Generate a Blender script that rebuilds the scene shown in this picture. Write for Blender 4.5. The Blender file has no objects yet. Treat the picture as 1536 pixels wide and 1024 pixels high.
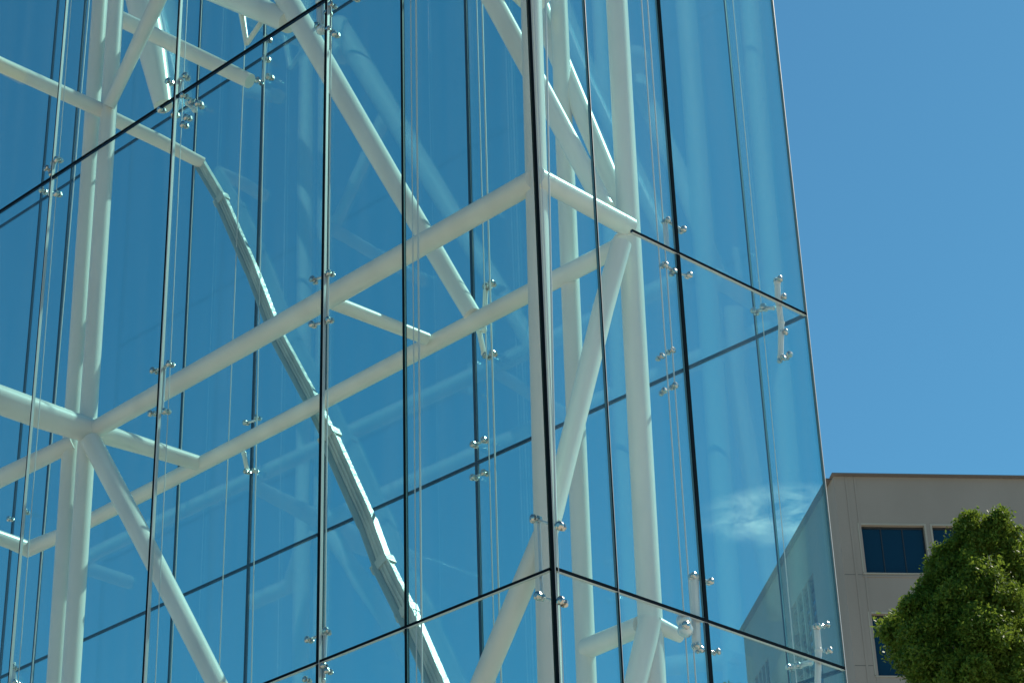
import bpy, bmesh, math, random
import numpy as np
from mathutils import Vector, Matrix

S = bpy.context.scene
COL = S.collection
random.seed(7)
rng = np.random.default_rng(11)
R_ = math.radians

# ------------------------------------------------------------------ camera
FPX, CW, CH = 3391.0, 1536.0, 1024.0
UPC = Vector((-205, 5980, -3391)).normalized()          # world up in camera space
_f = Vector((0, 0, -1)); _y = (_f - UPC * _f.dot(UPC)).normalized(); _x = _y.cross(UPC)
ROT = Matrix((_x, _y, UPC))                              # camera -> world
EYE = Vector((0, 0, 1.6))
cam = bpy.data.cameras.new('camera')
cam.sensor_width = 36.0
cam.lens = 36.0 * FPX / CW
cam.clip_start, cam.clip_end = 0.1, 3000
cob = bpy.data.objects.new('camera', cam); COL.objects.link(cob)
cob.matrix_world = Matrix.Translation(EYE) @ ROT.to_4x4()
S.camera = cob

# ------------------------------------------------------------------ light
SUN_AZ, SUN_EL = 64.0, 50.0          # degrees clockwise from +Y (view direction), elevation
w = bpy.data.worlds.new('World'); S.world = w; w.use_nodes = True
nt = w.node_tree; nt.nodes.clear()
N = nt.nodes.new
sky = N('ShaderNodeTexSky'); sky.sky_type = 'NISHITA'; sky.sun_disc = False
sky.sun_elevation = R_(SUN_EL); sky.sun_rotation = R_(SUN_AZ)
sky.altitude = 0; sky.air_density = 1.0; sky.dust_density = 0.5; sky.ozone_density = 2.2
bg = N('ShaderNodeBackground'); bg.inputs['Strength'].default_value = 0.078
out = N('ShaderNodeOutputWorld')
# one small wispy cloud low in the sky
tc = N('ShaderNodeTexCoord')
def cloud_mask(cx, cy, halfw, halfh):
    d0 = ROT @ Vector(((cx-768)/FPX, -(cy-512)/FPX, -1)); d0.normalize()
    rt = d0.cross(Vector((0, 0, 1))).normalized(); up = rt.cross(d0)
    def dot(v, k):
        a = N('ShaderNodeVectorMath'); a.operation = 'DOT_PRODUCT'; a.inputs[1].default_value = v
        nt.links.new(tc.outputs['Generated'], a.inputs[0])
        b = N('ShaderNodeMath'); b.operation = 'DIVIDE'; b.inputs[1].default_value = k
        nt.links.new(a.outputs['Value'], b.inputs[0])
        c = N('ShaderNodeMath'); c.operation = 'POWER'; c.inputs[1].default_value = 2
        nt.links.new(b.outputs[0], c.inputs[0]); return c
    a, b = dot(rt, halfw), dot(up, halfh)
    s = N('ShaderNodeMath'); s.operation = 'ADD'
    nt.links.new(a.outputs[0], s.inputs[0]); nt.links.new(b.outputs[0], s.inputs[1])
    m = N('ShaderNodeMapRange'); m.inputs['From Min'].default_value = 1.0; m.inputs['From Max'].default_value = 0.0
    m.interpolation_type = 'SMOOTHSTEP'
    nt.links.new(s.outputs[0], m.inputs['Value'])
    f = N('ShaderNodeVectorMath'); f.operation = 'DOT_PRODUCT'; f.inputs[1].default_value = d0
    nt.links.new(tc.outputs['Generated'], f.inputs[0])
    g = N('ShaderNodeMath'); g.operation = 'GREATER_THAN'; g.inputs[1].default_value = 0
    nt.links.new(f.outputs['Value'], g.inputs[0])
    h = N('ShaderNodeMath'); h.operation = 'MULTIPLY'
    nt.links.new(m.outputs[0], h.inputs[0]); nt.links.new(g.outputs[0], h.inputs[1])
    return h
mk = cloud_mask(1168, 772, 0.040, 0.0150)
nz = N('ShaderNodeTexNoise'); nz.inputs['Scale'].default_value = 40; nz.inputs['Detail'].default_value = 7
nz.inputs['Roughness'].default_value = 0.62; nz.inputs['Distortion'].default_value = 0.5
mp = N('ShaderNodeMapping'); mp.inputs['Scale'].default_value = (1, 1, 2.6)
hs = N('ShaderNodeMix'); hs.data_type = 'RGBA'; hs.blend_type = 'MULTIPLY'; hs.inputs['Factor'].default_value = 1
hs.inputs[7].default_value = (0.46, 1.0, 1.06, 1); nt.links.new(sky.outputs[0], hs.inputs[6])
nt.links.new(tc.outputs['Generated'], mp.inputs[0]); nt.links.new(mp.outputs[0], nz.inputs['Vector'])
mr = N('ShaderNodeMapRange'); mr.inputs['From Min'].default_value = 0.36; mr.inputs['From Max'].default_value = 0.78; mr.inputs['To Max'].default_value = 0.8
nt.links.new(nz.outputs['Fac'], mr.inputs['Value'])
mm = N('ShaderNodeMath'); mm.operation = 'MULTIPLY'
nt.links.new(mk.outputs[0], mm.inputs[0]); nt.links.new(mr.outputs[0], mm.inputs[1])
mx = N('ShaderNodeMix'); mx.data_type = 'RGBA'
nt.links.new(mm.outputs[0], mx.inputs['Factor']); nt.links.new(hs.outputs[2], mx.inputs[6])
mx.inputs[7].default_value = (15.0, 13.4, 12.6, 1)
nt.links.new(mx.outputs[2], bg.inputs['Color']); nt.links.new(bg.outputs[0], out.inputs['Surface'])

sl = bpy.data.lights.new('sun', 'SUN'); sl.energy = 5.0; sl.angle = R_(0.5); sl.color = (1.0, 0.91, 0.79)
so = bpy.data.objects.new('sun', sl); COL.objects.link(so)
sd = Vector((math.sin(R_(SUN_AZ))*math.cos(R_(SUN_EL)), math.cos(R_(SUN_AZ))*math.cos(R_(SUN_EL)), math.sin(R_(SUN_EL))))
so.rotation_euler = sd.to_track_quat('Z', 'Y').to_euler(); so.location = sd * 60

vs = S.view_settings
vs.view_transform = 'Standard'; vs.look = 'None'; vs.exposure = 0.55; vs.gamma = 1.0; vs.use_curve_mapping = False
S.cycles.max_bounces = 10; S.cycles.transparent_max_bounces = 24; S.cycles.glossy_bounces = 6
S.cycles.caustics_reflective = False; S.cycles.caustics_refractive = False

# ------------------------------------------------------------------ survey helpers
def ray(x, y):
    return (ROT @ Vector(((x-768)/FPX, -(y-512)/FPX, -1))).normalized()
def hdir(x, y):
    d = ray(x, y); d.z = 0; return d.normalized()
DL = hdir(-3480, 2580)            # direction of the left wall (corner -> left)
DR = hdir(5000, 2290)             # direction of the right wall (corner -> right)
C0 = EYE + ray(815, 512) * 20.0   # front corner of the glass tower
NL = Vector((DL.y, -DL.x, 0));  NL = NL if NL.y > 0 else -NL      # into the tower from left wall
NR = Vector((DR.y, -DR.x, 0));  NR = NR if NR.y > 0 else -NR      # into the tower from right wall
def on_plane(x, y, p0, n):
    r = ray(x, y); return EYE + r * ((p0 - EYE).dot(n) / r.dot(n))
def PO(x, y, o):                  # point seen at (x, y), o metres behind the left wall
    return on_plane(x, y, C0 + NL*o, NL)
def PR(x, y, o=0.0):              # same for the right wall
    return on_plane(x, y, C0 + NR*o, NR)
def PZ(x, y, z):                  # point at height z
    r = ray(x, y); return EYE + r * ((z - EYE.z) / r.z)
def mpp(p):                       # metres per photo pixel at p
    return (p - EYE).dot(ROT @ Vector((0, 0, -1))) / FPX
RC = PR(1209, 472); WID = (RC - C0).dot(NL)             # right corner, depth of the tower
RC = Vector((RC.x, RC.y, 0)); CF = Vector((C0.x, C0.y, 0))
TOP = 27.0

# ------------------------------------------------------------------ scene-object helpers
def setp(o, label=None, cat=None, group=None, kind=None):
    for k, v in (('label', label), ('category', cat), ('group', group), ('kind', kind)):
        if v: o[k] = v
    return o
def empty(name, loc, **k):
    o = bpy.data.objects.new(name, None); o.location = loc; COL.objects.link(o); o.empty_display_size = 0.3
    return setp(o, **k)
def obj(name, bm, mat, parent=None, smooth=None, **k):
    me = bpy.data.meshes.new(name)
    if smooth is not None:
        for f in bm.faces: f.smooth = True
    bm.to_mesh(me); bm.free()
    if smooth is not None: me.set_sharp_from_angle(angle=R_(smooth))
    for m in (mat if isinstance(mat, list) else [mat]): me.materials.append(m)
    o = bpy.data.objects.new(name, me); COL.objects.link(o)
    if parent is not None:
        o.parent = parent
        base = Vector((0, 0, 0)); p = parent
        while p is not None: base += p.location; p = p.parent
        o.location = -base
    return setp(o, **k)
def new(): return bmesh.new()
def box(bm, c, ax, ay, az, hx, hy, hz, mi=0):
    vs_ = [bm.verts.new(c + ax*(sx*hx) + ay*(sy*hy) + az*(sz*hz)) for sx in (-1, 1) for sy in (-1, 1) for sz in (-1, 1)]
    for q in ((0,1,3,2), (4,6,7,5), (0,4,5,1), (2,3,7,6), (0,2,6,4), (1,5,7,3)):
        bm.faces.new([vs_[i] for i in q]).material_index = mi
    return vs_
def bar(bm, p, q, w_, d_, side):                         # straight bar p->q, w_ across in-plane, d_ along `side`
    ax = (q-p); L = ax.length; ax.normalize()
    az = (side - ax*side.dot(ax)).normalized(); ay = az.cross(ax)
    return box(bm, (p+q)/2, ax, ay, az, L/2, w_/2, d_/2)
def sweep(bm, pts, rads, n=28, cap=True):                # round pipe through pts
    pts = [Vector(p) for p in pts]
    rings = []; t0 = (pts[1]-pts[0]).normalized()
    u = t0.orthogonal().normalized()
    for i, p in enumerate(pts):
        a = (pts[i]-pts[i-1]).normalized() if i else t0
        b = (pts[i+1]-pts[i]).normalized() if i < len(pts)-1 else a
        t = (a+b).normalized(); sc = 1/max(0.5, t.dot(a))
        u = (u - t*u.dot(t)).normalized(); v = t.cross(u)
        rings.append([bm.verts.new(p + (u*math.cos(k*2*math.pi/n) + v*math.sin(k*2*math.pi/n))*rads[i]*(1+(sc-1)*0.5)) for k in range(n)])
    for r0, r1 in zip(rings, rings[1:]):
        for k in range(n):
            bm.faces.new((r0[k], r0[(k+1) % n], r1[(k+1) % n], r1[k]))
    if cap:
        bm.faces.new(rings[0][::-1]); bm.faces.new(rings[-1])

# ------------------------------------------------------------------ materials
def mat(name, col, rough=0.5, metal=0.0, spec=0.5):
    m = bpy.data.materials.new(name); m.use_nodes = True
    b = m.node_tree.nodes['Principled BSDF']
    b.inputs['Base Color'].default_value = (*col, 1); b.inputs['Roughness'].default_value = rough
    b.inputs['Metallic'].default_value = metal; b.inputs['Specular IOR Level'].default_value = spec
    return m
def mottle(m, c1, c2, scale=3.0, detail=6, stretch=(1, 1, 1), lo=0.35, hi=0.65, bump=0.0, bscale=40, rough=None):
    t = m.node_tree; b = t.nodes['Principled BSDF']
    co = t.nodes.new('ShaderNodeTexCoord'); mp_ = t.nodes.new('ShaderNodeMapping'); mp_.inputs['Scale'].default_value = stretch
    n = t.nodes.new('ShaderNodeTexNoise'); n.inputs['Scale'].default_value = scale; n.inputs['Detail'].default_value = detail
    r = t.nodes.new('ShaderNodeValToRGB')
    r.color_ramp.elements[0].position = lo; r.color_ramp.elements[0].color = (*c1, 1)
    r.color_ramp.elements[1].position = hi; r.color_ramp.elements[1].color = (*c2, 1)
    t.links.new(co.outputs['Object'], mp_.inputs[0]); t.links.new(mp_.outputs[0], n.inputs['Vector'])
    t.links.new(n.outputs['Fac'], r.inputs[0]); t.links.new(r.outputs[0], b.inputs['Base Color'])
    if bump:
        n2 = t.nodes.new('ShaderNodeTexNoise'); n2.inputs['Scale'].default_value = bscale; n2.inputs['Detail'].default_value = 4
        bp = t.nodes.new('ShaderNodeBump'); bp.inputs['Strength'].default_value = bump; bp.inputs['Distance'].default_value = 0.02
        t.links.new(co.outputs['Object'], n2.inputs['Vector']); t.links.new(n2.outputs['Fac'], bp.inputs['Height'])
        t.links.new(bp.outputs[0], b.inputs['Normal'])
    return m
M_white = mottle(mat('white_paint', (0.74, 0.73, 0.68), 0.27), (0.76, 0.71, 0.63), (0.87, 0.82, 0.73), 2.2, 8, (1, 1, 0.25), 0.3, 0.62, 0.06, 45)
M_chrome = mat('polished_steel', (0.46, 0.45, 0.41), 0.22, 1.0)
M_rod = mat('steel_rod', (0.66, 0.65, 0.60), 0.45, 0.3)
M_gasket = mat('black_gasket', (0.006, 0.011, 0.016), 0.9, 0.0, 0.0)
M_gasket2 = mat('rear_gasket', (0.005, 0.02, 0.028), 0.85, 0.0, 0.08)
M_alu = mat('aluminium_strip', (0.55, 0.55, 0.52), 0.35, 0.3)
M_strut = mottle(mat('green_refraction_steel', (0.42, 0.52, 0.47), 0.3, 0.0), (0.36, 0.43, 0.39), (0.54, 0.59, 0.52), 5, 6, (1, 1, 0.25), 0.35, 0.66, 0.5, 14)  # pale green stands in for glass tint and refraction on the strut
M_strut_dark = mat('teal_refraction_steel', (0.20, 0.30, 0.30), 0.3)  # darker teal flank of the same painted refraction
M_cast = mat('clear_cast', (0.62, 0.68, 0.68), 0.12, 0.35)
M_conc = mottle(mat('facade_render', (0.3, 0.28, 0.25), 0.85), (0.275, 0.238, 0.212), (0.318, 0.276, 0.248), 0.35, 7, (1, 1, 0.6), 0.3, 0.7, 0.35, 5)
M_trim = mat('window_trim', (0.36, 0.33, 0.28), 0.6)
M_dkframe = mat('window_dark_frame', (0.02, 0.022, 0.028), 0.4)
M_wglass = mat('window_glass', (0.001, 0.022, 0.050), 0.06, 0.0, 0.4)
M_coping = mat('coping_metal', (0.16, 0.15, 0.145), 0.8, 0.0, 0.1)
M_bark = mottle(mat('bark', (0.09, 0.065, 0.045), 0.9), (0.05, 0.038, 0.028), (0.13, 0.10, 0.07), 6, 6, (1, 1, 0.2), 0.35, 0.65, 0.6, 12)
M_pave = mottle(mat('paving', (0.32, 0.31, 0.28), 0.85), (0.41, 0.365, 0.30), (0.50, 0.445, 0.37), 0.5, 8, (1, 1, 1), 0.3, 0.7, 0.2, 20)
M_grass = mottle(mat('lawn', (0.06, 0.09, 0.03), 0.9), (0.045, 0.075, 0.02), (0.08, 0.11, 0.04), 0.3, 8)

def glass(name, tint, refl=1.0, sheen_streak=0.0):
    m = bpy.data.materials.new(name); m.use_nodes = True; t = m.node_tree; t.nodes.clear(); n = t.nodes.new
    o = n('ShaderNodeOutputMaterial'); mxs = n('ShaderNodeMixShader'); tr = n('ShaderNodeBsdfTransparent'); gl = n('ShaderNodeBsdfGlossy')
    tr.inputs[0].default_value = (*tint, 1); gl.inputs['Roughness'].default_value = 0.012
    gl.inputs['Color'].default_value = (0.93, 0.97, 1.0, 1)
    fr = n('ShaderNodeFresnel'); 
    ge = n('ShaderNodeNewGeometry'); ir = n('ShaderNodeMapRange'); ir.inputs['To Min'].default_value = 1.5; ir.inputs['To Max'].default_value = 1/1.5
    t.links.new(ge.outputs['Backfacing'], ir.inputs['Value']); t.links.new(ir.outputs[0], fr.inputs['IOR'])
    ml = n('ShaderNodeMath'); ml.operation = 'MULTIPLY'; ml.inputs[1].default_value = refl
    t.links.new(fr.outputs[0], ml.inputs[0])
    # float glass is never quite flat: very long soft waves
    co = n('ShaderNodeTexCoord'); mp_ = n('ShaderNodeMapping'); mp_.inputs['Scale'].default_value = (1, 1, 0.12)
    nz_ = n('ShaderNodeTexNoise'); nz_.inputs['Scale'].default_value = 1.6; nz_.inputs['Detail'].default_value = 1.5
    bp = n('ShaderNodeBump'); bp.inputs['Strength'].default_value = 0.06; bp.inputs['Distance'].default_value = 0.03
    t.links.new(mp_.outputs[0], nz_.inputs['Vector'])
    t.links.new(nz_.outputs['Fac'], bp.inputs['Height']); t.links.new(bp.outputs[0], gl.inputs['Normal'])
    t.links.new(ml.outputs[0], mxs.inputs[0]); t.links.new(tr.outputs[0], mxs.inputs[1]); t.links.new(gl.outputs[0], mxs.inputs[2])
    # thin dirt film in vertical streaks, put in to imitate broad pale sheens
    oi = n('ShaderNodeObjectInfo'); sh = n('ShaderNodeVectorMath'); sh.operation = 'ADD'
    cb = n('ShaderNodeCombineXYZ'); mk_ = n('ShaderNodeMath'); mk_.operation = 'MULTIPLY'; mk_.inputs[1].default_value = 37
    t.links.new(oi.outputs['Random'], mk_.inputs[0]); t.links.new(mk_.outputs[0], cb.inputs[0]); t.links.new(mk_.outputs[0], cb.inputs[2])
    t.links.new(co.outputs['Object'], sh.inputs[0]); t.links.new(cb.outputs[0], sh.inputs[1])
    t.links.new(sh.outputs[0], mp_.inputs[0])
    m2 = n('ShaderNodeMapping'); m2.inputs['Scale'].default_value = (1, 1, 0.035); t.links.new(sh.outputs[0], m2.inputs[0])
    n2 = n('ShaderNodeTexNoise'); n2.inputs['Scale'].default_value = 4.5; n2.inputs['Detail'].default_value = 5; n2.inputs['Roughness'].default_value = 0.6
    t.links.new(m2.outputs[0], n2.inputs['Vector'])
    r2 = n('ShaderNodeMapRange'); r2.inputs['From Min'].default_value = 0.42; r2.inputs['From Max'].default_value = 0.8; r2.inputs['To Max'].default_value = sheen_streak
    t.links.new(n2.outputs['Fac'], r2.inputs['Value'])
    df = n('ShaderNodeBsdfDiffuse'); df.inputs[0].default_value = (0.75, 0.76, 0.74, 1)
    tl = n('ShaderNodeBsdfTranslucent'); tl.inputs[0].default_value = (0.75, 0.76, 0.74, 1)
    ad = n('ShaderNodeMixShader'); t.links.new(df.outputs[0], ad.inputs[1]); t.links.new(tl.outputs[0], ad.inputs[2])
    fm = n('ShaderNodeMixShader'); t.links.new(r2.outputs[0], fm.inputs[0]); t.links.new(mxs.outputs[0], fm.inputs[1]); t.links.new(ad.outputs[0], fm.inputs[2])
    t.links.new(fm.outputs[0], o.inputs[0]); return m
def sq(c): return tuple(math.sqrt(v) for v in c)
M_gf = glass('front_glass', sq((0.86, 0.90, 0.88)), sheen_streak=0.016)
M_gr = glass('right_glass', sq((0.90, 0.94, 0.92)), sheen_streak=0.035)
M_gb = glass('rear_glass', sq((0.40, 0.79, 0.80)), sheen_streak=0.012)
M_gedge = mat('glass_edge', (0.06, 0.14, 0.14), 0.3)

# ------------------------------------------------------------------ ground
bm = new(); b_ = 600
bm.faces.new([bm.verts.new(v) for v in ((-b_, -b_, 0), (b_, -b_, 0), (b_, b_*1.5, 0), (-b_, b_*1.5, 0))])
obj('ground', bm, M_grass, kind='structure')
bm = new()
bm.faces.new([bm.verts.new(v) for v in ((-160, -120, 0.01), (160, -120, 0.01), (160, 200, 0.01), (-160, 200, 0.01))])
obj('pavement', bm, M_pave, kind='structure')

# ------------------------------------------------------------------ glass walls
GT = 0.024
def wall(label, p0, d, n_in, xs, zrows_of, joint, gmat, gk, cat='glass wall', depthside=1):
    """p0 base point, d direction, xs joint positions along d, zrows_of(i) seam heights of bay i"""
    root = empty('glass_wall', p0 + d*(xs[0]+xs[-1])/2, label=label, cat=cat, group='glass walls of the tower')
    UP = Vector((0, 0, 1))
    for i in range(len(xs)-1):
        zr = zrows_of(i); a = xs[i] + joint[i]/2; b = xs[i+1] - joint[i+1]/2
        for z0, z1 in zip(zr, zr[1:]):
            bm = new()
            pv = box(bm, p0 + d*((a+b)/2) + UP*((z0+z1)/2), d, n_in, UP, (b-a)/2, GT/2, (z1-z0)/2-0.014)
            t1, t2 = random.uniform(-.0017, .0017), random.uniform(-.0017, .0017)   # panes are never set perfectly flush
            for q in pv: q.co += n_in*(t1 if (q.co-p0).dot(d) < (a+b)/2 else t2)
            # narrow faces of the pane are the polished glass edge
            bm.normal_update()
            for f in bm.faces:
                if abs(f.normal.dot(n_in)) < 0.5: f.material_index = 1
            obj('glass_pane', bm, [gmat, M_gedge], root)
    return root
def vjoint(root, p0, d, n_in, x, wd, z0, z1, m=M_gasket, silver=0.0, sside=-1, dep=0.029):
    bm = new(); UP = Vector((0, 0, 1))
    box(bm, p0 + d*x + UP*((z0+z1)/2), d, n_in, UP, wd/2, dep/2, (z1-z0)/2)
    j = obj('joint', bm, m, root)
    if silver:
        bm = new()
        box(bm, p0 + d*(x + sside*(wd/2+silver/2+0.001)) + UP*((z0+z1)/2), d, n_in, UP, silver/2, dep/2+0.001, (z1-z0)/2)
        obj('edge_strip', bm, M_alu, j)
    return j
def seam(root, p0, d, n_in, xa, xb, z, ht=0.03, m=M_gasket, dep=0.0275, strip=0.0):
    bm = new(); UP = Vector((0, 0, 1))
    box(bm, p0 + d*((xa+xb)/2) + UP*z, d, n_in, UP, abs(xb-xa)/2, dep/2, ht/2)
    j = obj('seam', bm, m, root)
    if strip:
        bm = new()
        box(bm, p0 + d*((xa+xb)/2) + UP*(z-ht/2-strip/2-0.001), d, n_in, UP, abs(xb-xa)/2, dep/2+0.001, strip/2)
        obj('edge_strip', bm, M_alu, j)
    return j
Z1, Z2, Z3, Z4 = 9.27, 13.10, 16.87, 20.9
# --- left (front) wall
def alL(x, o=0.0, y=512): return (PO(x, y, o) - C0).dot(DL)
X1 = [0.0] + [alL(x) for x in (607, 484, 243, 57)] + [10.9, 13.5, 16.2]
J1 = [0.05, 0.030, 0.038, 0.030, 0.016, 0.03, 0.03, 0.03]
P1 = wall('left glass wall of the tower, nearest the camera, with a sloping seam across its top left', CF, DL, NL, X1,
          lambda i: [0.15, 5.47, Z1, Z3, Z4, TOP], J1, M_gf, M_gasket)
for i, x in enumerate(X1):
    if i == 0: continue
    sil = {2: 0.006, 3: 0.014, 4: 0.010}.get(i, 0)
    vjoint(P1, CF, DL, NL, x, J1[i], 0.15, TOP, silver=sil)
for z_ in (5.47, Z1, Z3, Z4):
    seam(P1, CF, DL, NL, 0.03, X1[-1], z_, 0.026 if z_ < Z3 else 0.036, strip=0.003 if z_ == Z1 else 0)
# corner post joint: black gasket with bright strips either side
bm = new(); UP = Vector((0, 0, 1)); bis = (NL + NR).normalized(); tan = bis.cross(UP)
box(bm, CF + UP*((TOP+0.15)/2), tan, bis, UP, 0.0135, 0.022, (TOP-0.15)/2)
cj = obj('corner_joint', bm, M_gasket, P1)
bm = new()
box(bm, CF - bis*0.002 + tan*0.0195 + UP*((TOP+0.15)/2), tan, bis, UP, 0.0038, 0.022, (TOP-0.15)/2)
obj('edge_strip', bm, M_alu, cj)
bm = new()
box(bm, CF + tan*0.047 + UP*((TOP+0.15)/2), tan, bis, UP, 0.0035, 0.02, (TOP-0.15)/2)
obj('edge_strip', bm, M_alu, cj)
# --- right wall
def alR(x, y=512): return (PR(x, y) - C0).dot(DR)
LEN2 = (RC - CF).dot(DR)
X2 = [0.0, alR(904), alR(1026), LEN2]
J2 = [0.05, 0.014, 0.055, 0.016]
P2 = wall('narrow right glass wall of the tower with a seam meeting its free right edge', CF, DR, NR, X2,
          lambda i: [0.15, 5.47, Z1, Z3, TOP] if i == 0 else ([0.15, 5.47, Z1, Z3, TOP] if i == 1 else [0.15, 5.47, Z1, Z2, Z3+4.0, TOP]), J2, M_gr, M_gasket)
vjoint(P2, CF, DR, NR, X2[1], 0.012, 0.15, TOP, silver=0.004, sside=1)
vjoint(P2, CF, DR, NR, X2[2], 0.038, 0.15, TOP)
vjoint(P2, CF, DR, NR, LEN2+0.004, 0.008, 0.15, TOP, m=M_alu)
seam(P2, CF, DR, NR, alR(958), LEN2-0.004, Z2, 0.032, strip=0.002)
seam(P2, CF, DR, NR, 0.03, LEN2-0.004, Z1, 0.033, strip=0.002)
seam(P2, CF, DR, NR, 0.03, LEN2-0.004, 5.47, 0.03)
# --- rear wall, parallel to the left one through the right corner
def alB(x, y=512): return (PO(x, y, WID) - RC).dot(DL)
X3 = [0.0] + [alB(x) for x in (1136, 711, 490, 383, 278, 88, 43)] + [alB(-150)]
J3 = [0.016, 0.016, 0.042, 0.03, 0.036, 0.036, 0.04, 0.034, 0.03]
P3 = wall('rear glass wall seen through the tower with a thin seam descending to the left', RC, DL, NL, X3,
          lambda i: [0.15, 5.47, Z1, Z2, Z4, TOP], J3, M_gb, M_gasket2)
for i, x in enumerate(X3[1:], 1):
    vjoint(P3, RC, DL, NL, x, J3[i], 0.15, TOP, m=M_gasket2 if i > 1 else M_gasket)
for z_ in (5.47, Z1, Z2, Z4):
    seam(P3, RC, DL, NL, 0.02, X3[-1], z_, 0.034, m=M_gasket2)

# ------------------------------------------------------------------ steel frame (pipes)
FR = empty('steel_frame', CF + NL*1.7 + NR*1.7, label='white welded tubular steel frame standing inside the glass tower', cat='steel frame')
ZT = 14.57
def pipe(name, pts, wpx, label=None, parent=None, m=None, weld=(), n=30, cap=True):
    """pts world points, wpx seen width(s) in photo pixels"""
    if not isinstance(wpx, (list, tuple)): wpx = [wpx*1.0]*len(pts); rr = None
    rads = [wpx[i]*0.5*mpp(p) for i, p in enumerate(pts)]
    bm = new(); sweep(bm, pts, rads, n, cap)
    o = obj(name, bm, m or M_white, parent or FR, smooth=50, label=label)
    for k in weld:
        p = pts[k]; q = pts[k+1] if k < len(pts)-1 else pts[k-1]; d = (q-p).normalized(); r = rads[k]
        bm = new(); a = p + d*r*1.35
        sweep(bm, [a, a+d*0.008, a+d*0.016], [r*1.0, r*1.035, r*1.0], n, False)
        obj('weld_bead', bm, M_white, o, smooth=60)
    return o
def vpipe(name, xy0, xy1, o0, w0, w1, label=None, z0=0.0, z1=TOP-0.6):
    a = PO(*xy0, o0); b = PO(*xy1, o0); d = (b-a)
    def at(z): return a + d*((z-a.z)/d.z)
    ra, rb = w0*0.5*mpp(a), w1*0.5*mpp(b); r = (ra+rb)/2
    bm = new(); sweep(bm, [at(z0), at(8), at(14), at(z1)], [r]*4, 36)
    return obj(name, bm, M_white, FR, smooth=50, label=label)
OA = 1.74
vpipe('column', (174, 0), (106, 1024), OA, 27, 25, 'left column, front tube of a pair')
vpipe('column', (150, 0), (83, 1024), OA+0.03, 26, 24, 'left column, rear tube of a pair')
vpipe('column', (797, 0), (825, 1024), 1.66, 35, 34, 'corner column just behind the front glass corner')
vpipe('column', (838, 0), (880, 1024), 3.32, 28, 29)
vpipe('column', (925, 0), (977, 960), 3.05, 34, 36, 'right hand column where the braces meet')
# ring of beams at one level
def Pt(x, y): return PZ(x, y, ZT)
pipe('beam', [Pt(800, 272), Pt(483, 452), Pt(260, 578), Pt(132, 650)], [35, 33, 30, 27], 'long upper beam rising to the corner', weld=(0,))
pipe('beam', [Pt(930, 370), Pt(789, 442), Pt(483, 602), Pt(243, 726), Pt(90, 803), Pt(42, 823), Pt(16, 812), Pt(-40, 792)], [29, 28, 25.5, 23, 21.5, 21.5, 22, 22], 'long lower beam bent up at its left end')
pipe('beam', [Pt(806, 266), Pt(944, 341)], [31, 31], 'short beam from corner column to right column', weld=(0, 1))
pipe('beam', [Pt(-60, 578), Pt(60, 621), Pt(135, 646)], [45, 43, 38], 'thick beam entering from the left edge')
pipe('beam', [Pt(140, 646), Pt(222, 671), Pt(296, 694)], [31, 26, 23])
pipe('beam', [PZ(-60, 748, ZT-0.4), PZ(0, 717, ZT-0.4), PZ(110, 664, ZT-0.05)], [27, 27, 25])
pipe('beam', [Pt(488, 449), Pt(640, 508)], [23, 19], 'short tie between the two long beams')
# upper ring
zA = PO(158, 168, OA).z
pipe('beam', [PZ(-60, 68, zA), PZ(0, 97, zA), PZ(157, 168, zA)], [24, 23, 22], 'upper left beam reaching the left column')
pipe('beam', [PO(165, 176, 2.3), PO(240, 212, 2.95), PO(304, 245, 3.56)], [22, 21, 18])
pipe('beam', [PO(158, 18, 2.35), PO(375, 122, 3.45)], [25, 23], 'loose ended beam near the top left')
# node balls
def ball(p, wpx, name='node'):
    bm = new(); bmesh.ops.create_uvsphere(bm, u_segments=28, v_segments=18, radius=wpx*0.5*mpp(p), matrix=Matrix.Translation(p))
    obj(name, bm, M_white, FR, smooth=60)
ball(Pt(136, 647), 38); ball(PO(934, 362, 2.98), 30)
# diagonals
pipe('diagonal_brace', [PO(246, -18, OA-0.1), PO(163, 160, OA-0.1)], [24, 19], 'thin brace rising right from the left column', weld=())
pipe('diagonal_brace', [PO(137, 662, OA-0.05), PO(200, 780, OA-0.05), PO(330, 1034, OA-0.05)], [31, 31, 31], 'brace dropping right from the left node', weld=(0,))
pipe('diagonal_brace', [PO(425, -10, 3.2), PO(590, 272, 3.2), PO(709, 473, 3.2)], [35, 31, 27], 'long brace dropping to the lower beam')
pipe('diagonal_brace', [PO(722, -30, 2.3), PO(815, 140, 2.5), PO(908, 312, 2.75)], [31, 31, 29], 'brace crossing the middle column')
pipe('diagonal_brace', [PO(797, -20, 3.45), PO(838, 85, 3.45), PO(936, 318, 3.35)], [33, 30, 28], 'brace behind the middle column')
pipe('diagonal_brace', [PO(932, 365, 2.75), PO(905, 462, 2.6), PO(826, 782, 1.9)], [31, 32, 32], 'steep brace crossing in front of the columns', weld=())
pipe('diagonal_brace', [PO(824, 785, 1.70), PO(716, 1040, 1.72)], [36, 34], 'brace dropping left from the corner column')
# lower ring
zV = PO(970, 928, 3.05).z
pipe('beam', [PO(880, 972, 3.3), PO(962, 938, 3.05)], [32, 31], 'short lower beam between two columns')
ball(PO(974, 930, 3.05), 37)
pipe('diagonal_brace', [PO(976, 930, 3.0), PO(948, 1050, 2.8)], [36, 36])
pipe('beam', [PO(984, 936, 3.05), PO(1022, 954, 3.35)], [26, 20], 'stub beam pointing at the right glass wall')
# top left node
pipe('beam', [PO(300, -26, 3.2), PO(433, 34, 3.2)], [42, 33], 'thick beam at the top of the long brace')
pipe('beam', [PO(770, -30, 2.6), PO(812, 12, 3.0)], [46, 44])
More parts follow.
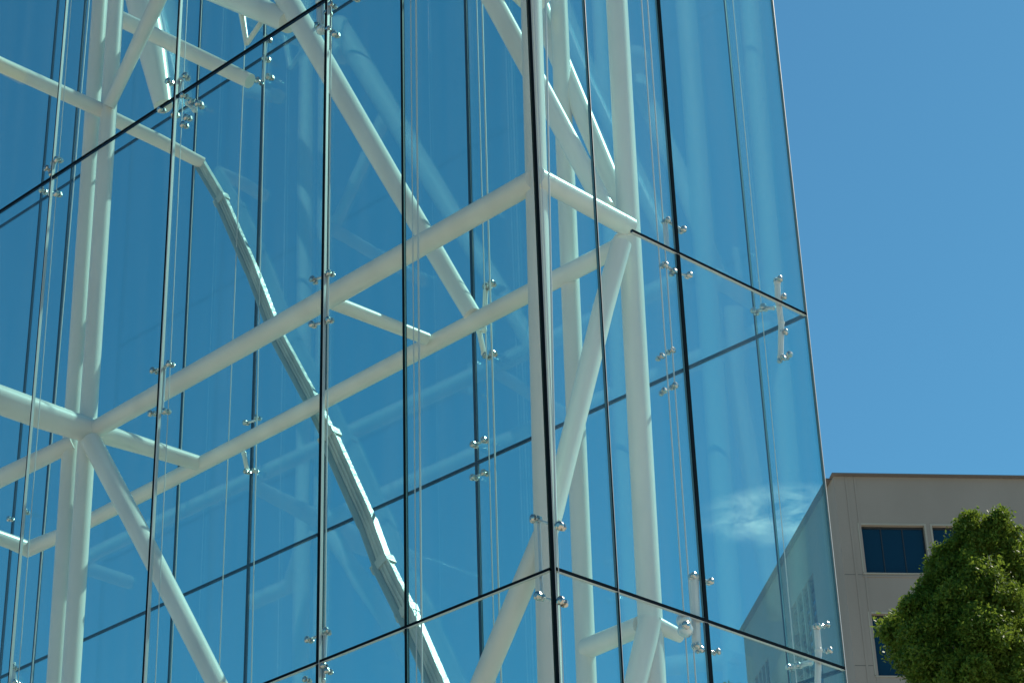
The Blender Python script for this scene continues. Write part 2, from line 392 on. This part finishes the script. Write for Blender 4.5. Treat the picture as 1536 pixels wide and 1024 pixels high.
# ------------------------------------------------------------------ strut inside the rear wall; colour and ribs imitate refraction in glass
OS = 3.56
base = PO(480, 600, OS)
st = empty('refracted_strut', Vector((base.x, base.y, 0)), label='pale green ribbed segmented strut slanting down in front of the rear glass', cat='strut')
sp = [(300, 246), (332, 300), (378, 405), (414, 500), (466, 596), (494, 655), (552, 785), (574, 846), (610, 918), (668, 1052)]
sw = [19, 21, 22, 25, 23, 29, 33, 34, 33, 40]
for i in range(len(sp)-1):
    a, b = PO(*sp[i], OS), PO(*sp[i+1], OS); wa, wb = sw[i]*mpp(a)/2, sw[i+1]*mpp(b)/2
    t = (b-a).normalized(); side = t.cross(-NL).normalized()
    if side.x < 0: side = -side
    nst = max(3, int((b-a).length/0.12))
    def rail(off_, fwd, rr, wob):
        ps, rs = [], []
        for q_ in range(nst+1):
            u_ = q_/nst; wq = wa+(wb-wa)*u_; j = random.uniform(-wob, wob)
            ps.append(a + (b-a)*u_ + side*wq*(off_+j*0.5) - NL*wq*fwd); rs.append(wq*rr*(1+j))
        return ps, rs
    wc = (wa+wb)/2; wa = wb = wc*(1.06 if i % 2 else 0.94)          # every length is a constant section, stepped at the splices
    bm = new(); bar(bm, a, b, wc*1.75, wc*0.8, -NL); seg = obj('strut_segment', bm, M_strut, st)
    for off_, rr in ((0.02, 0.07), (0.40, 0.10), (0.86, 0.13)):
        bm = new(); sweep(bm, *rail(off_, 0.44, rr, 0.05), 8); obj('rib', bm, M_strut, seg, smooth=50)
    bm = new(); sweep(bm, *rail(-0.58, 0.36, 0.34, 0.03), 14); obj('tube', bm, M_strut_dark, seg, smooth=50)
    if i in (1, 3, 5, 7, 8):
        bm = new(); bar(bm, a - t*0.05, a + t*0.07, wa*2.0, wa*1.15, -NL); obj('collar', bm, M_strut, st)
# broad pale pipe high up behind the rear glass
bm = new(); a, b = PO(206, -30, 3.5), PO(245, 160, 3.5)
sweep(bm, [a, PO(225, 60, 3.5), b], [24*mpp(a), 22*mpp(a), 14*mpp(b)], 30)
obj('diagonal_brace', bm, M_white, FR, smooth=50, label='broad brace ending high up behind the left column')

# ------------------------------------------------------------------ tension rods
def rod(x0, y0, x1, y1, o, dia_px, ya=None, yb=None):
    a, b = PO(x0, y0, o), PO(x1, y1, o); d = b-a
    za, zb = 0.15, TOP-0.6
    if ya is not None: za = PO(x0+(x1-x0)*(ya-y0)/(y1-y0), ya, o).z
    if yb is not None: zb = PO(x0+(x1-x0)*(yb-y0)/(y1-y0), yb, o).z
    p = a + d*((za-a.z)/d.z); q = a + d*((zb-a.z)/d.z)
    bm = new(); r = dia_px*0.5*mpp(PO((x0+x1)/2, 512, o)); sweep(bm, [p, q], [r, r], 10)
    return obj('tension_rod', bm, M_rod, FR, smooth=60)
for a in ((616, 0, 625, 1024, 0.35, 1.7), (624, 0, 633, 1024, 0.35, 2.8), (715, 0, 743, 1024, 3.45, 1.8), (723, 0, 752, 1024, 3.45, 2.6),
          (497, 0, 487, 1024, 0.5, 2.2), (281, 0, 233, 1024, 0.5, 1.4), (399, 0, 377, 1024, 3.5, 1.6), (134, 0, 47, 1024, 3.45, 1.8),
          (107, 0, 27, 1024, 0.4, 1.4), (303, 0, 256, 1024, 3.5, 1.2), (356, 342, 328, 1024, 3.5, 1.5)):
    rod(*a)
def rodR(x0, y0, x1, y1, o, dia_px):
    a, b = PR(x0, y0, o), PR(x1, y1, o); d = b-a
    p = a + d*((0.15-a.z)/d.z); q = a + d*((TOP-0.6-a.z)/d.z)
    bm = new(); r = dia_px*0.5*mpp(a); sweep(bm, [p, q], [r, r], 10)
    return obj('tension_rod', bm, M_rod, FR, smooth=60)
for a in ((962, 0, 1033, 1024, 0.3, 2.0), (971, 0, 1044, 1024, 0.3, 2.0), (1099, 0, 1195, 1024, 0.5, 1.2), (820, 80, 838, 1024, 0.12, 3.0)):
    rodR(*a)

# ------------------------------------------------------------------ point fittings
def fitting(wallroot, jx, arm, bolts, o, n_in, P, armw=7, mats=None, sz=1.0):
    """arm: list of photo points of the cast arm; bolts: photo points of the bolt heads"""
    f = None
    if arm:
        pts = [P(x, y, o+0.06) for x, y in arm]
        bm = new(); ws = [armw*0.5*mpp(p) for p in pts]
        sweep(bm, pts, ws, 8)
        for p, r in zip(pts, ws):
            bmesh.ops.create_icosphere(bm, subdivisions=2, radius=r*1.25, matrix=Matrix.Translation(p))
        f = obj('fitting_arm', bm, mats or M_cast, wallroot, smooth=40)
    root = f or wallroot
    for (x, y) in bolts:
        p = P(x, y, o+0.03); r = 6.3*sz*mpp(p)
        jit = Vector((random.uniform(-.25, .25), random.uniform(-.25, .25), random.uniform(-.25, .25)))
        ax = (-n_in + jit).normalized()
        bm = new()
        # shaft, washer, faceted domed head, nut
        sweep(bm, [p - ax*r*1.4, p + ax*r*0.4], [r*0.38]*2, 10)
        sweep(bm, [p + ax*r*0.2, p + ax*r*0.35, p + ax*r*0.8, p + ax*r*1.05], [r*0.66, r*0.86, r*0.8, r*0.35], 12)
        sweep(bm, [p - ax*r*0.35, p - ax*r*0.5, p - ax*r*1.0, p - ax*r*1.2], [r*0.5, r*0.8, r*0.74, r*0.3], 6)
        b = obj('bolt_head', bm, M_chrome, root, smooth=25)
        # short lug joining the bolt to its neighbour
    return f
def lugs(wallroot, pairs, o, P, wpx=4.5):
    for a, b in pairs:
        bm = new(); pa, pb = P(*a, o+0.05), P(*b, o+0.05)
        sweep(bm, [pa, (pa+pb)/2 + Vector((0, 0, -0.006)), pb], [wpx*0.5*mpp(pa)]*3, 8)
        obj('fitting_lug', bm, M_cast, wallroot, smooth=50)
F1 = lambda arm, bolts, **k: fitting(P1, 0, arm, bolts, 0.0, NL, PO, **k)
F3 = lambda arm, bolts, **k: fitting(P3, 0, arm, bolts, WID-0.12, NL, PO, **k)
F2 = lambda arm, bolts, **k: fitting(P2, 0, arm, bolts, 0.0, NR, PR, **k)
F1([(247, 552), (243, 616)], [(231, 556), (255, 546), (228, 620), (249, 617)], armw=5)
F1([(491, 414), (490, 482)], [(470, 420), (495, 410), (469, 487), (494, 480)], armw=6, mats=M_white)
F1([(808, 780), (813, 897)], [(803, 778), (841, 789), (809, 894), (843, 902)], armw=5, sz=1.35)
F1([(80, 245), (76, 290)], [(72, 254), (87, 240), (64, 286), (86, 291), (79, 262)], armw=8)
F1([(272, 120), (262, 175)], [(254, 123), (279, 115), (276, 144), (298, 156), (242, 165), (262, 172), (281, 177), (276, 188)], armw=8)
F1([(481, 4), (482, 45)], [(498, 8), (492, 20), (503, 52), (494, 45), (478, 40), (534, -2)], armw=14)
F1([(488, 950), (485, 1020)], [(463, 959), (490, 946), (492, 1006), (486, 998), (460, 1019)], armw=7)
F3([(399, 62), (395, 120)], [(401, 58), (404, 116), (388, 122), (399, 88)], armw=5)
F3([(282, 155), (292, 165)], [(288, 152), (300, 157)], armw=8)
F3([(374, 633), (383, 630)], [(369, 634), (386, 626)], armw=4, sz=.8)
F3([(366, 680), (371, 706)], [(370, 707), (382, 706)], armw=7, mats=M_white, sz=.8)
F3([(729, 428), (726, 495)], [(738, 425), (730, 430)], armw=8, mats=M_white)
F3([(719, 498), (726, 530)], [(740, 530), (730, 534)], armw=8, mats=M_white)
F3([(713, 666), (727, 661)], [(711, 667), (727, 660)], armw=4)
F3([(713, 714), (727, 710)], [(711, 716), (727, 709)], armw=4)
F3([(39, 767), (40, 768)], [(39, 767), (15, 778)], armw=3, sz=.8)
F3([(20, 996), (22, 1022)], [(21, 1000), (24, 1022)], armw=7, sz=.8)
F2([(998, 335), (1001, 372)], [(1000, 331), (1024, 345)], armw=7)
F2([(996, 395), (1010, 408)], [(997, 398), (1010, 408), (1033, 413)], armw=6)
F2([(992, 535), (1008, 527)], [(991, 535), (1007, 526)], armw=4)
F2([(996, 587), (1012, 580)], [(995, 587), (1011, 579)], armw=4)
F2([(1041, 866), (1045, 968)], [(1039, 863), (1065, 872), (1045, 968), (1050, 974), (1075, 977)], armw=14, mats=M_white)
F2([(1026, 930), (1028, 944)], [(1027, 938)], armw=20, sz=1.3)
F2([(1166, 424), (1167, 450), (1172, 484), (1171, 535)], [(1168, 419), (1174, 446), (1176, 498), (1183, 533), (1173, 538)], armw=9, mats=M_white)
F3([(1134, 467), (1150, 462), (1160, 462)], [(1132, 467), (1146, 461)], armw=6)
F2([(1225, 940), (1228, 975), (1226, 1040)], [(1225, 939), (1239, 937), (1243, 975)], armw=10, mats=M_white)
F3([(1188, 1000), (1215, 993)], [(1184, 1001), (1198, 997)], armw=9)
lugs(P2, [((1000, 331), (1024, 345)), ((1010, 408), (1033, 413)), ((1039, 863), (1065, 872)), ((1050, 974), (1075, 977)), ((1225, 939), (1239, 937))], 0.0, PR)
lugs(P1, [((803, 778), (841, 789)), ((809, 894), (843, 902)), ((231, 556), (255, 546)), ((228, 620), (249, 617)), ((470, 420), (495, 410)), ((469, 487), (494, 480)), ((463, 959), (490, 946))], 0.0, PO)
# forked hanger at the top left
a, b, c = PO(357, -14, 3.3), PO(370, 66, 3.3), PO(392, 34, 3.3)
bm = new(); sweep(bm, [a, b], [5.5*mpp(a), 4*mpp(b)], 12); sweep(bm, [b, c, PO(404, -10, 3.3)], [4*mpp(b)]*3, 12)
obj('hanger', bm, M_white, FR, smooth=50)

# ------------------------------------------------------------------ office building beyond
D_B = 92.0
r0 = ray(1250, 714); ZR = EYE.z + r0.z / math.hypot(r0.x, r0.y) * D_B
BC = PZ(1250, 714, ZR); BX = (PZ(1536, 718, ZR) - BC).normalized()           # along the front face
BS = (PZ(1115, 948, ZR) - BC); BSL = BS.length; BS.normalize()                # along the side face
BN = Vector((BX.y, -BX.x, 0)); BN = BN if BN.y < 0 else -BN                   # out of the front face
SN = Vector((BS.y, -BS.x, 0)); SN = SN if SN.x < 0 else -SN                   # out of the side face
bld = empty('office_building', Vector((BC.x, BC.y, 0)), label='plain grey brown office building with dark ribbon windows behind the tree', cat='building')
BF = Vector((BC.x, BC.y, 0))
def fb(x, y): p = on_plane(x, y, BC, BN); return (p-BC).dot(BX), p.z
def sb(x, y): p = on_plane(x, y, BC, SN); return (p-BC).dot(BS), p.z
wx0, wz1 = fb(1286, 784); wx1, _ = fb(1389, 789); _, wz0 = fb(1345, 861)
px0, _ = fb(1395, 790)
_, lz1 = fb(1303, 917); _, lz0 = fb(1320, 1015)
bay = px0 - wx0; win_w = wx1 - wx0; storey = wz1 - lz1
wins = []
FL = 42.0
zt = wz1
for r in range(9):
    top = wz1 - r*storey; bot = top - (wz1-wz0 if r == 0 else lz1-lz0)
    if bot < 1.0: break
    for c in range(int((FL-wx0-1)//bay)):
        wins.append((wx0 + c*bay, wx0 + c*bay + win_w, bot, top))
# front wall built as a grid of solid pieces round real openings
def wall_with_holes(name, p0, d, nout, length, ztop, holes, thick, mat_, parent, label=None):
    bm = new(); UPv = Vector((0, 0, 1))
    xs = sorted({0.0, length} | {h[0] for h in holes} | {h[1] for h in holes})
    zs = sorted({0.0, ztop} | {h[2] for h in holes} | {h[3] for h in holes})
    def solid(i, j):
        if i < 0 or j < 0 or i >= len(xs)-1 or j >= len(zs)-1: return False
        cx, cz = (xs[i]+xs[i+1])/2, (zs[j]+zs[j+1])/2
        return not any(h[0] < cx < h[1] and h[2] < cz < h[3] for h in holes)
    def P(x, z, k): return p0 + d*x + UPv*z - nout*(thick*k)
    def quad(*c): bm.faces.new([bm.verts.new(v) for v in c])
    for i in range(len(xs)-1):
        for j in range(len(zs)-1):
            if not solid(i, j): continue
            a, b, c, e = xs[i], xs[i+1], zs[j], zs[j+1]
            quad(P(a, c, 0), P(b, c, 0), P(b, e, 0), P(a, e, 0)); quad(P(a, c, 1), P(a, e, 1), P(b, e, 1), P(b, c, 1))
            if not solid(i-1, j): quad(P(a, c, 0), P(a, e, 0), P(a, e, 1), P(a, c, 1))
            if not solid(i+1, j): quad(P(b, c, 0), P(b, c, 1), P(b, e, 1), P(b, e, 0))
            if not solid(i, j-1): quad(P(a, c, 0), P(a, c, 1), P(b, c, 1), P(b, c, 0))
            if not solid(i, j+1): quad(P(a, e, 0), P(b, e, 0), P(b, e, 1), P(a, e, 1))
    bmesh.ops.remove_doubles(bm, verts=bm.verts, dist=0.001); bmesh.ops.recalc_face_normals(bm, faces=bm.faces)
    return obj(name, bm, mat_, parent, label=label)
TH = 0.5
wall_with_holes('front_wall', BF, BX, BN, FL, ZR, wins, TH, M_conc, bld)
# side wall with tall louvred openings
s_end, _ = sb(1115, 948)
SL = s_end
holes = []
sx0, sz1 = sb(1181, 866)
for (xa, ya, xb, yb) in ((1219, 858, 1196, 1010), (1188, 905, 1172, 1050), (1152, 985, 1136, 1060)):
    a0, z1_ = sb(xa, ya); a1, z0_ = sb(xb, yb)
    lo, hi = min(a0, a1), max(a0, a1)
    holes.append((lo, hi, max(2.0, z1_-14.0), z1_))
holes = [h for h in holes if h[0] > 0.6 and h[1] < SL-0.5 and h[1]-h[0] > 0.4]
holes.sort(); hh = []
for h in holes:
    if not hh or h[0] > hh[-1][1] + 0.4: hh.append(h)
wall_with_holes('side_wall', BF + BX*0.003 , BS, SN, SL, ZR, hh, TH, M_conc, bld)
print('side', SL, hh, 'bay', bay, win_w, storey, wx0)
UPv = Vector((0, 0, 1))
# flat roof, back walls
bm = new()
A, B_, C_, D_ = BF, BF+BX*FL, BF+BX*FL+BS*SL, BF+BS*SL
bm.faces.new([bm.verts.new(v + UPv*(ZR-0.9)) for v in (A, B_, C_, D_)])
for p, q in ((B_, C_), (C_, D_)):
    bm.faces.new([bm.verts.new(v) for v in (p, q, q+UPv*ZR, p+UPv*ZR)])
obj('roof', bm, M_conc, bld)
bm = new()
bar(bm, A + UPv*(ZR+0.029) - BX*0.12, B_ + UPv*(ZR+0.029), 0.52, 0.055, UPv)
obj('coping', bm, M_coping, bld)
bm = new()
bar(bm, A + UPv*(ZR+0.029) + BS*0.32, D_ + UPv*(ZR+0.029), 0.52, 0.053, UPv)
obj('coping', bm, M_coping, bld)
# vertical reveal lines near the corner, on the front face
for xx in (0.55, 0.95):
    bm = new(); box(bm, BF + BX*xx + BN*0.008 + UPv*(ZR/2), BX, BN, UPv, 0.05, 0.014, ZR/2-0.05)
    obj('corner_rib', bm, M_conc, bld)
# sill bands per storey
for r in range(1):
    zb = wz0 - r*storey - 0.14
    if zb < 1: break
    bm = new(); box(bm, BF + BX*(wx0-0.05+ (FL-wx0-0.2)/2) + BN*0.0 + UPv*(zb+0.03), BX, BN, UPv, (FL-wx0-0.2)/2, 0.035, 0.03)
    obj('sill_band', bm, M_trim if r < 0 else M_conc, bld)
for zz_ in [wz0 - 0.02 - r_*storey for r_ in range(8) if wz0 - r_*storey > 1]:
    bm = new(); box(bm, BF + BX*(wx0/2) + BN*0.001 + UPv*zz_, BX, BN, UPv, wx0/2-0.02, 0.003, 0.018); obj('panel_joint', bm, M_coping, bld)
for xx in [wx1 + (px0-wx1)/2 + k_*bay for k_ in ()]:
    if xx < 1.2: continue
    bm = new(); box(bm, BF + BX*xx + BN*0.001 + UPv*((ZR+wz1)/2), BX, BN, UPv, 0.012, 0.003, (ZR-wz1)/2-0.03); obj('panel_joint', bm, M_coping, bld)
def add_window(x0, x1, z0, z1, p0, d, nout, npane, parent):
    t = 0.09
    bm = new(); W, H = x1-x0, z1-z0; yin = -0.13
    c = lambda x, z, y: p0 + d*x + UPv*z + nout*y
    # outer light trim set into the opening (top and left read bright in the photo)
    box(bm, c((x0+x1)/2, z1-t/2, yin), d, nout, UPv, W/2, 0.15, t/2)
    box(bm, c(x0+t/2, (z0+z1)/2, yin), d, nout, UPv, t/2, 0.149, H/2-t)
    box(bm, c(x1-t/2, (z0+z1)/2, yin), d, nout, UPv, t/2, 0.149, H/2-t)
    box(bm, c((x0+x1)/2, z0+0.03, yin), d, nout, UPv, W/2, 0.17, 0.03)
    win = obj('window', bm, M_trim, parent)
    bm = new(); ix0, ix1 = x0+t, x1-t; iz0, iz1 = z0+0.06, z1-t
    k = 0.05
    for x in [ix0 + (ix1-ix0)*i/npane for i in range(npane+1)]:
        xx = min(max(x, ix0+k/2), ix1-k/2)
        box(bm, c(xx, (iz0+iz1)/2, yin-0.1), d, nout, UPv, k/2, 0.04, (iz1-iz0)/2)
    box(bm, c((ix0+ix1)/2, iz1-k, yin-0.1), d, nout, UPv, (ix1-ix0)/2, 0.038, k)
    obj('frame', bm, M_dkframe, win)
    for i in range(npane):
        a = ix0 + (ix1-ix0)*i/npane + k/2; b = ix0 + (ix1-ix0)*(i+1)/npane - k/2
        bm = new(); box(bm, c((a+b)/2, (iz0+iz1)/2, yin-0.1), d, nout, UPv, (b-a)/2, 0.008, (iz1-iz0)/2)
        obj('pane', bm, M_wglass, win)
cnt = 0
for h in wins:
    # windows far below or right of the view are left as one row each
    if h[3] < ZR-18 or h[0] > 22: continue
    add_window(*h, BF, BX, BN, 3, bld); cnt += 1
bm = new()   # dark interior behind every opening
box(bm, BF + BX*(FL/2) + UPv*(ZR/2-0.6) - BN*(TH+0.3), BX, BN, UPv, FL/2-0.4, 0.02, ZR/2-0.8)
obj('interior_screen', bm, M_dkframe, bld)
for h in hh:
    bm = new(); n = 26
    for i in range(n):
        z = h[2] + (h[3]-h[2])*(i+0.5)/n
        box(bm, BF + BS*((h[0]+h[1])/2) + UPv*z - SN*0.2, BS, SN, UPv, (h[1]-h[0])/2, 0.10, 0.03)
    obj('louvre', bm, M_coping, bld)
    bm = new(); box(bm, BF + BS*((h[0]+h[1])/2) + UPv*((h[2]+h[3])/2) - SN*0.42, BS, SN, UPv, (h[1]-h[0])/2, 0.02, (h[3]-h[2])/2)
    obj('dark_backing', bm, M_wglass, bld)
    bm = new()
    for k in range(1, 4):
        x = h[0] + (h[1]-h[0])*k/4
        box(bm, BF + BS*x + UPv*((h[2]+h[3])/2) - SN*0.07, BS, SN, UPv, 0.09, 0.06, (h[3]-h[2])/2)
    obj('mullion', bm, M_conc, bld)

# ------------------------------------------------------------------ trees
def leaf_mat(name, dark, light, trans):
    m = bpy.data.materials.new(name); m.use_nodes = True; t = m.node_tree; b = t.nodes['Principled BSDF']
    g = t.nodes.new('ShaderNodeNewGeometry'); r = t.nodes.new('ShaderNodeValToRGB')
    r.color_ramp.elements[0].color = (*dark, 1); r.color_ramp.elements[1].color = (*light, 1)
    t.links.new(g.outputs['Random Per Island'], r.inputs[0]); t.links.new(r.outputs[0], b.inputs['Base Color'])
    b.inputs['Roughness'].default_value = 0.5; b.inputs['Specular IOR Level'].default_value = 0.15
    tl = t.nodes.new('ShaderNodeBsdfTranslucent'); tl.inputs[0].default_value = (*trans, 1)
    mxs = t.nodes.new('ShaderNodeMixShader'); mxs.inputs[0].default_value = 0.35
    t.links.new(b.outputs[0], mxs.inputs[1]); t.links.new(tl.outputs[0], mxs.inputs[2])
    t.links.new(mxs.outputs[0], t.nodes['Material Output'].inputs['Surface']); return m
M_leaf = leaf_mat('broad_leaf', (0.05, 0.10, 0.014), (0.14, 0.20, 0.03), (0.20, 0.28, 0.03))
M_leaf2 = leaf_mat('pale_leaf', (0.07, 0.10, 0.05), (0.14, 0.17, 0.09), (0.14, 0.18, 0.06))
def leaves(clumps, name, material, parent):
    """clumps: (centre, radius, n, leaf size). Leaves in small sprigs, denser near the clump surface."""
    V = []; 
    for c, r, n, s in clumps:
        ns = max(8, n // 14)
        nk = 16 if r > 0.12 else 5
        kd = rng.normal(size=(nk, 3)); kd /= np.linalg.norm(kd, axis=1)[:, None]
        kc = np.array(c)[None] + kd*r*(0.30+0.52*rng.random(nk))[:, None]
        kr = r*(0.20+0.20*rng.random(nk))
        pick = rng.integers(0, nk, ns)
        d = rng.normal(size=(ns, 3)); d /= np.linalg.norm(d, axis=1)[:, None]
        d[:, 2] = d[:, 2]*0.75
        sc = kc[pick] + d*(kr[pick]*(0.35+0.75*rng.random(ns)**0.5))[:, None]
        loose = rng.random(ns) < 0.10
        sc[loose] = np.array(c)[None] + d[loose]*r*(0.7+0.4*rng.random(loose.sum()))[:, None]
        cen = np.repeat(sc, 14, axis=0) + rng.normal(size=(ns*14, 3))*s*1.35
        k = len(cen)
        u = rng.normal(size=(k, 3)); u /= np.linalg.norm(u, axis=1)[:, None]
        t_ = rng.normal(size=(k, 3)); v = np.cross(u, t_); v /= np.linalg.norm(v, axis=1)[:, None]
        ss = s*(0.7+0.6*rng.random(k))[:, None]
        V.append(np.stack([cen-u*ss, cen+v*ss*0.42, cen+u*ss, cen-v*ss*0.42], axis=1))
    V = np.concatenate(V).reshape(-1, 3); nq = len(V)//4
    base = np.array(parent.location); V = V - base
    me = bpy.data.meshes.new(name); me.vertices.add(len(V)); me.vertices.foreach_set('co', V.astype(np.float32).ravel())
    me.loops.add(nq*4); me.loops.foreach_set('vertex_index', np.arange(nq*4, dtype=np.int32))
    me.polygons.add(nq); me.polygons.foreach_set('loop_start', np.arange(0, nq*4, 4, dtype=np.int32))
    me.materials.append(material); me.update(); me.validate()
    o = bpy.data.objects.new(name, me); COL.objects.link(o); o.parent = parent
    print(name, nq); return o
def at_d(x, y, dist):
    r = ray(x, y); return EYE + r*(dist/math.hypot(r.x, r.y))
TD = 36.0
cl = []
def clump(x, y, rpx, dd=0.0, n=5200, s=0.042):
    p = at_d(x, y, TD+dd); cl.append((tuple(p), rpx*0.84*mpp(p), n, s)); return p
for a in ((1468, 812, 40, 0, 5000), (1503, 800, 30, .2, 3600), (1448, 800, 26, 0, 2600), (1515, 842, 46, .3, 5200), (1425, 868, 46, 0, 5600), (1470, 870, 55, -.3, 7000), (1398, 858, 24, .1, 2400),
          (1530, 890, 50, .5, 5500), (1372, 905, 34, 0, 3800), (1352, 925, 24, .2, 2200), (1410, 930, 52, -.4, 7000), (1470, 945, 60, -.6, 8000), (1540, 950, 55, 0, 6000),
          (1362, 965, 40, 0, 4600), (1345, 1000, 26, 0, 2400), (1395, 1000, 50, -.3, 6000), (1450, 1015, 55, -.8, 7000), (1520, 1020, 60, -.4, 7000), (1575, 900, 60, .6, 5000), (1590, 990, 70, .3, 6000), (1342, 915, 28, 0, 2600), (1348, 955, 34, -.1, 3400), (1338, 990, 32, 0, 3000), (1375, 945, 40, -.3, 4200), (1372, 990, 44, -.4, 4600), (1384, 880, 34, 0, 3000), (1392, 846, 26, 0, 2200), (1425, 828, 30, 0, 2600), (1400, 905, 36, -.3, 3400), (1440, 905, 50, -.5, 5000), (1495, 905, 50, -.4, 5000), (1500, 965, 56, -.7, 5600), (1455, 785, 24, 0, 1800), (1495, 780, 24, 0, 1800), (1380, 1060, 60, .2, 5000), (1350, 1050, 30, .2, 2600)):
    a = (a[0] + (30 if a[0] < 1366 and a[1] > 845 else 20 if a[0] < 1420 and a[1] > 845 else 0),) + tuple(a[1:4]) + (int(a[4]*1.25), 0.036)
    clump(*a)
TB = at_d(1490, 1000, TD+0.2)
tree = empty('tree', Vector((TB.x, TB.y, 0)), label='dense bright green leafy tree in front of the office building', cat='tree')
ctop = TB.z
for i in range(46):                                     # lower crown, below the picture
    z = ctop - 1.9 - random.random()*4.2; a = random.uniform(0, 6.283); rr = random.uniform(0.3, 2.3)
    cl.append(((TB.x+rr*math.cos(a), TB.y+rr*math.sin(a), z), random.uniform(.6, .95), 900, 0.10))
for i in range(16):                                     # back of the crown
    a = random.uniform(0, 3.14); rr = random.uniform(0.6, 1.5)
    cl.append(((TB.x+rr*math.cos(a), TB.y+0.6+rr*math.sin(a), ctop + random.uniform(-.6, 1.1)), random.uniform(.4, .65), 2200, 0.05))
leaves(cl, 'crown', M_leaf, tree)
bm = new()
sweep(bm, [(TB.x, TB.y, 0), (TB.x+.05, TB.y, 2.5), (TB.x-.1, TB.y+.1, 6), (TB.x, TB.y, ctop-2), (TB.x+.05, TB.y, ctop+0.6)], [.34, .26, .2, .12, .04], 14)
for i in range(34):
    c = Vector(cl[i % len(cl)][0]) if i < 22 else Vector(cl[22+(i*3) % 40][0])
    z0 = max(3.5, min(c.z - 1.3, ctop+0.3)); s = Vector((TB.x, TB.y, z0)); m_ = (s+c)/2 + Vector((0, 0, -.15))
    sweep(bm, [s, m_, c], [.06, .04, .015], 8)
obj('trunk', bm, M_bark, tree, smooth=60)
# tree top showing low behind the glass tower
q = at_d(1094, 1046, 44)
t2 = empty('tree', Vector((q.x, q.y, 0)), label='pale treetop just showing at the bottom edge through the glass', cat='tree')
c2 = [(tuple(q), 22*mpp(q), 2600, .045), (tuple(at_d(1080, 1054, 44)), 22*mpp(q), 2200, .045), (tuple(at_d(1112, 1054, 44)), 20*mpp(q), 2000, .045)]
for i in range(24):
    a = random.uniform(0, 6.283); rr = random.uniform(0, 1.6)
    c2.append(((q.x+rr*math.cos(a), q.y+rr*math.sin(a), q.z-0.7-random.random()*4), .7, 800, .1))
leaves(c2, 'crown', M_leaf2, t2)
bm = new(); sweep(bm, [(q.x, q.y, 0), (q.x+.1, q.y, 4), (q.x, q.y, q.z-.3)], [.25, .17, .04], 12)
for c in c2[3:15]:
    s = Vector((q.x, q.y, c[0][2]-1.0)); sweep(bm, [s, Vector(c[0])], [.05, .02], 8)
obj('trunk', bm, M_bark, t2, smooth=60)
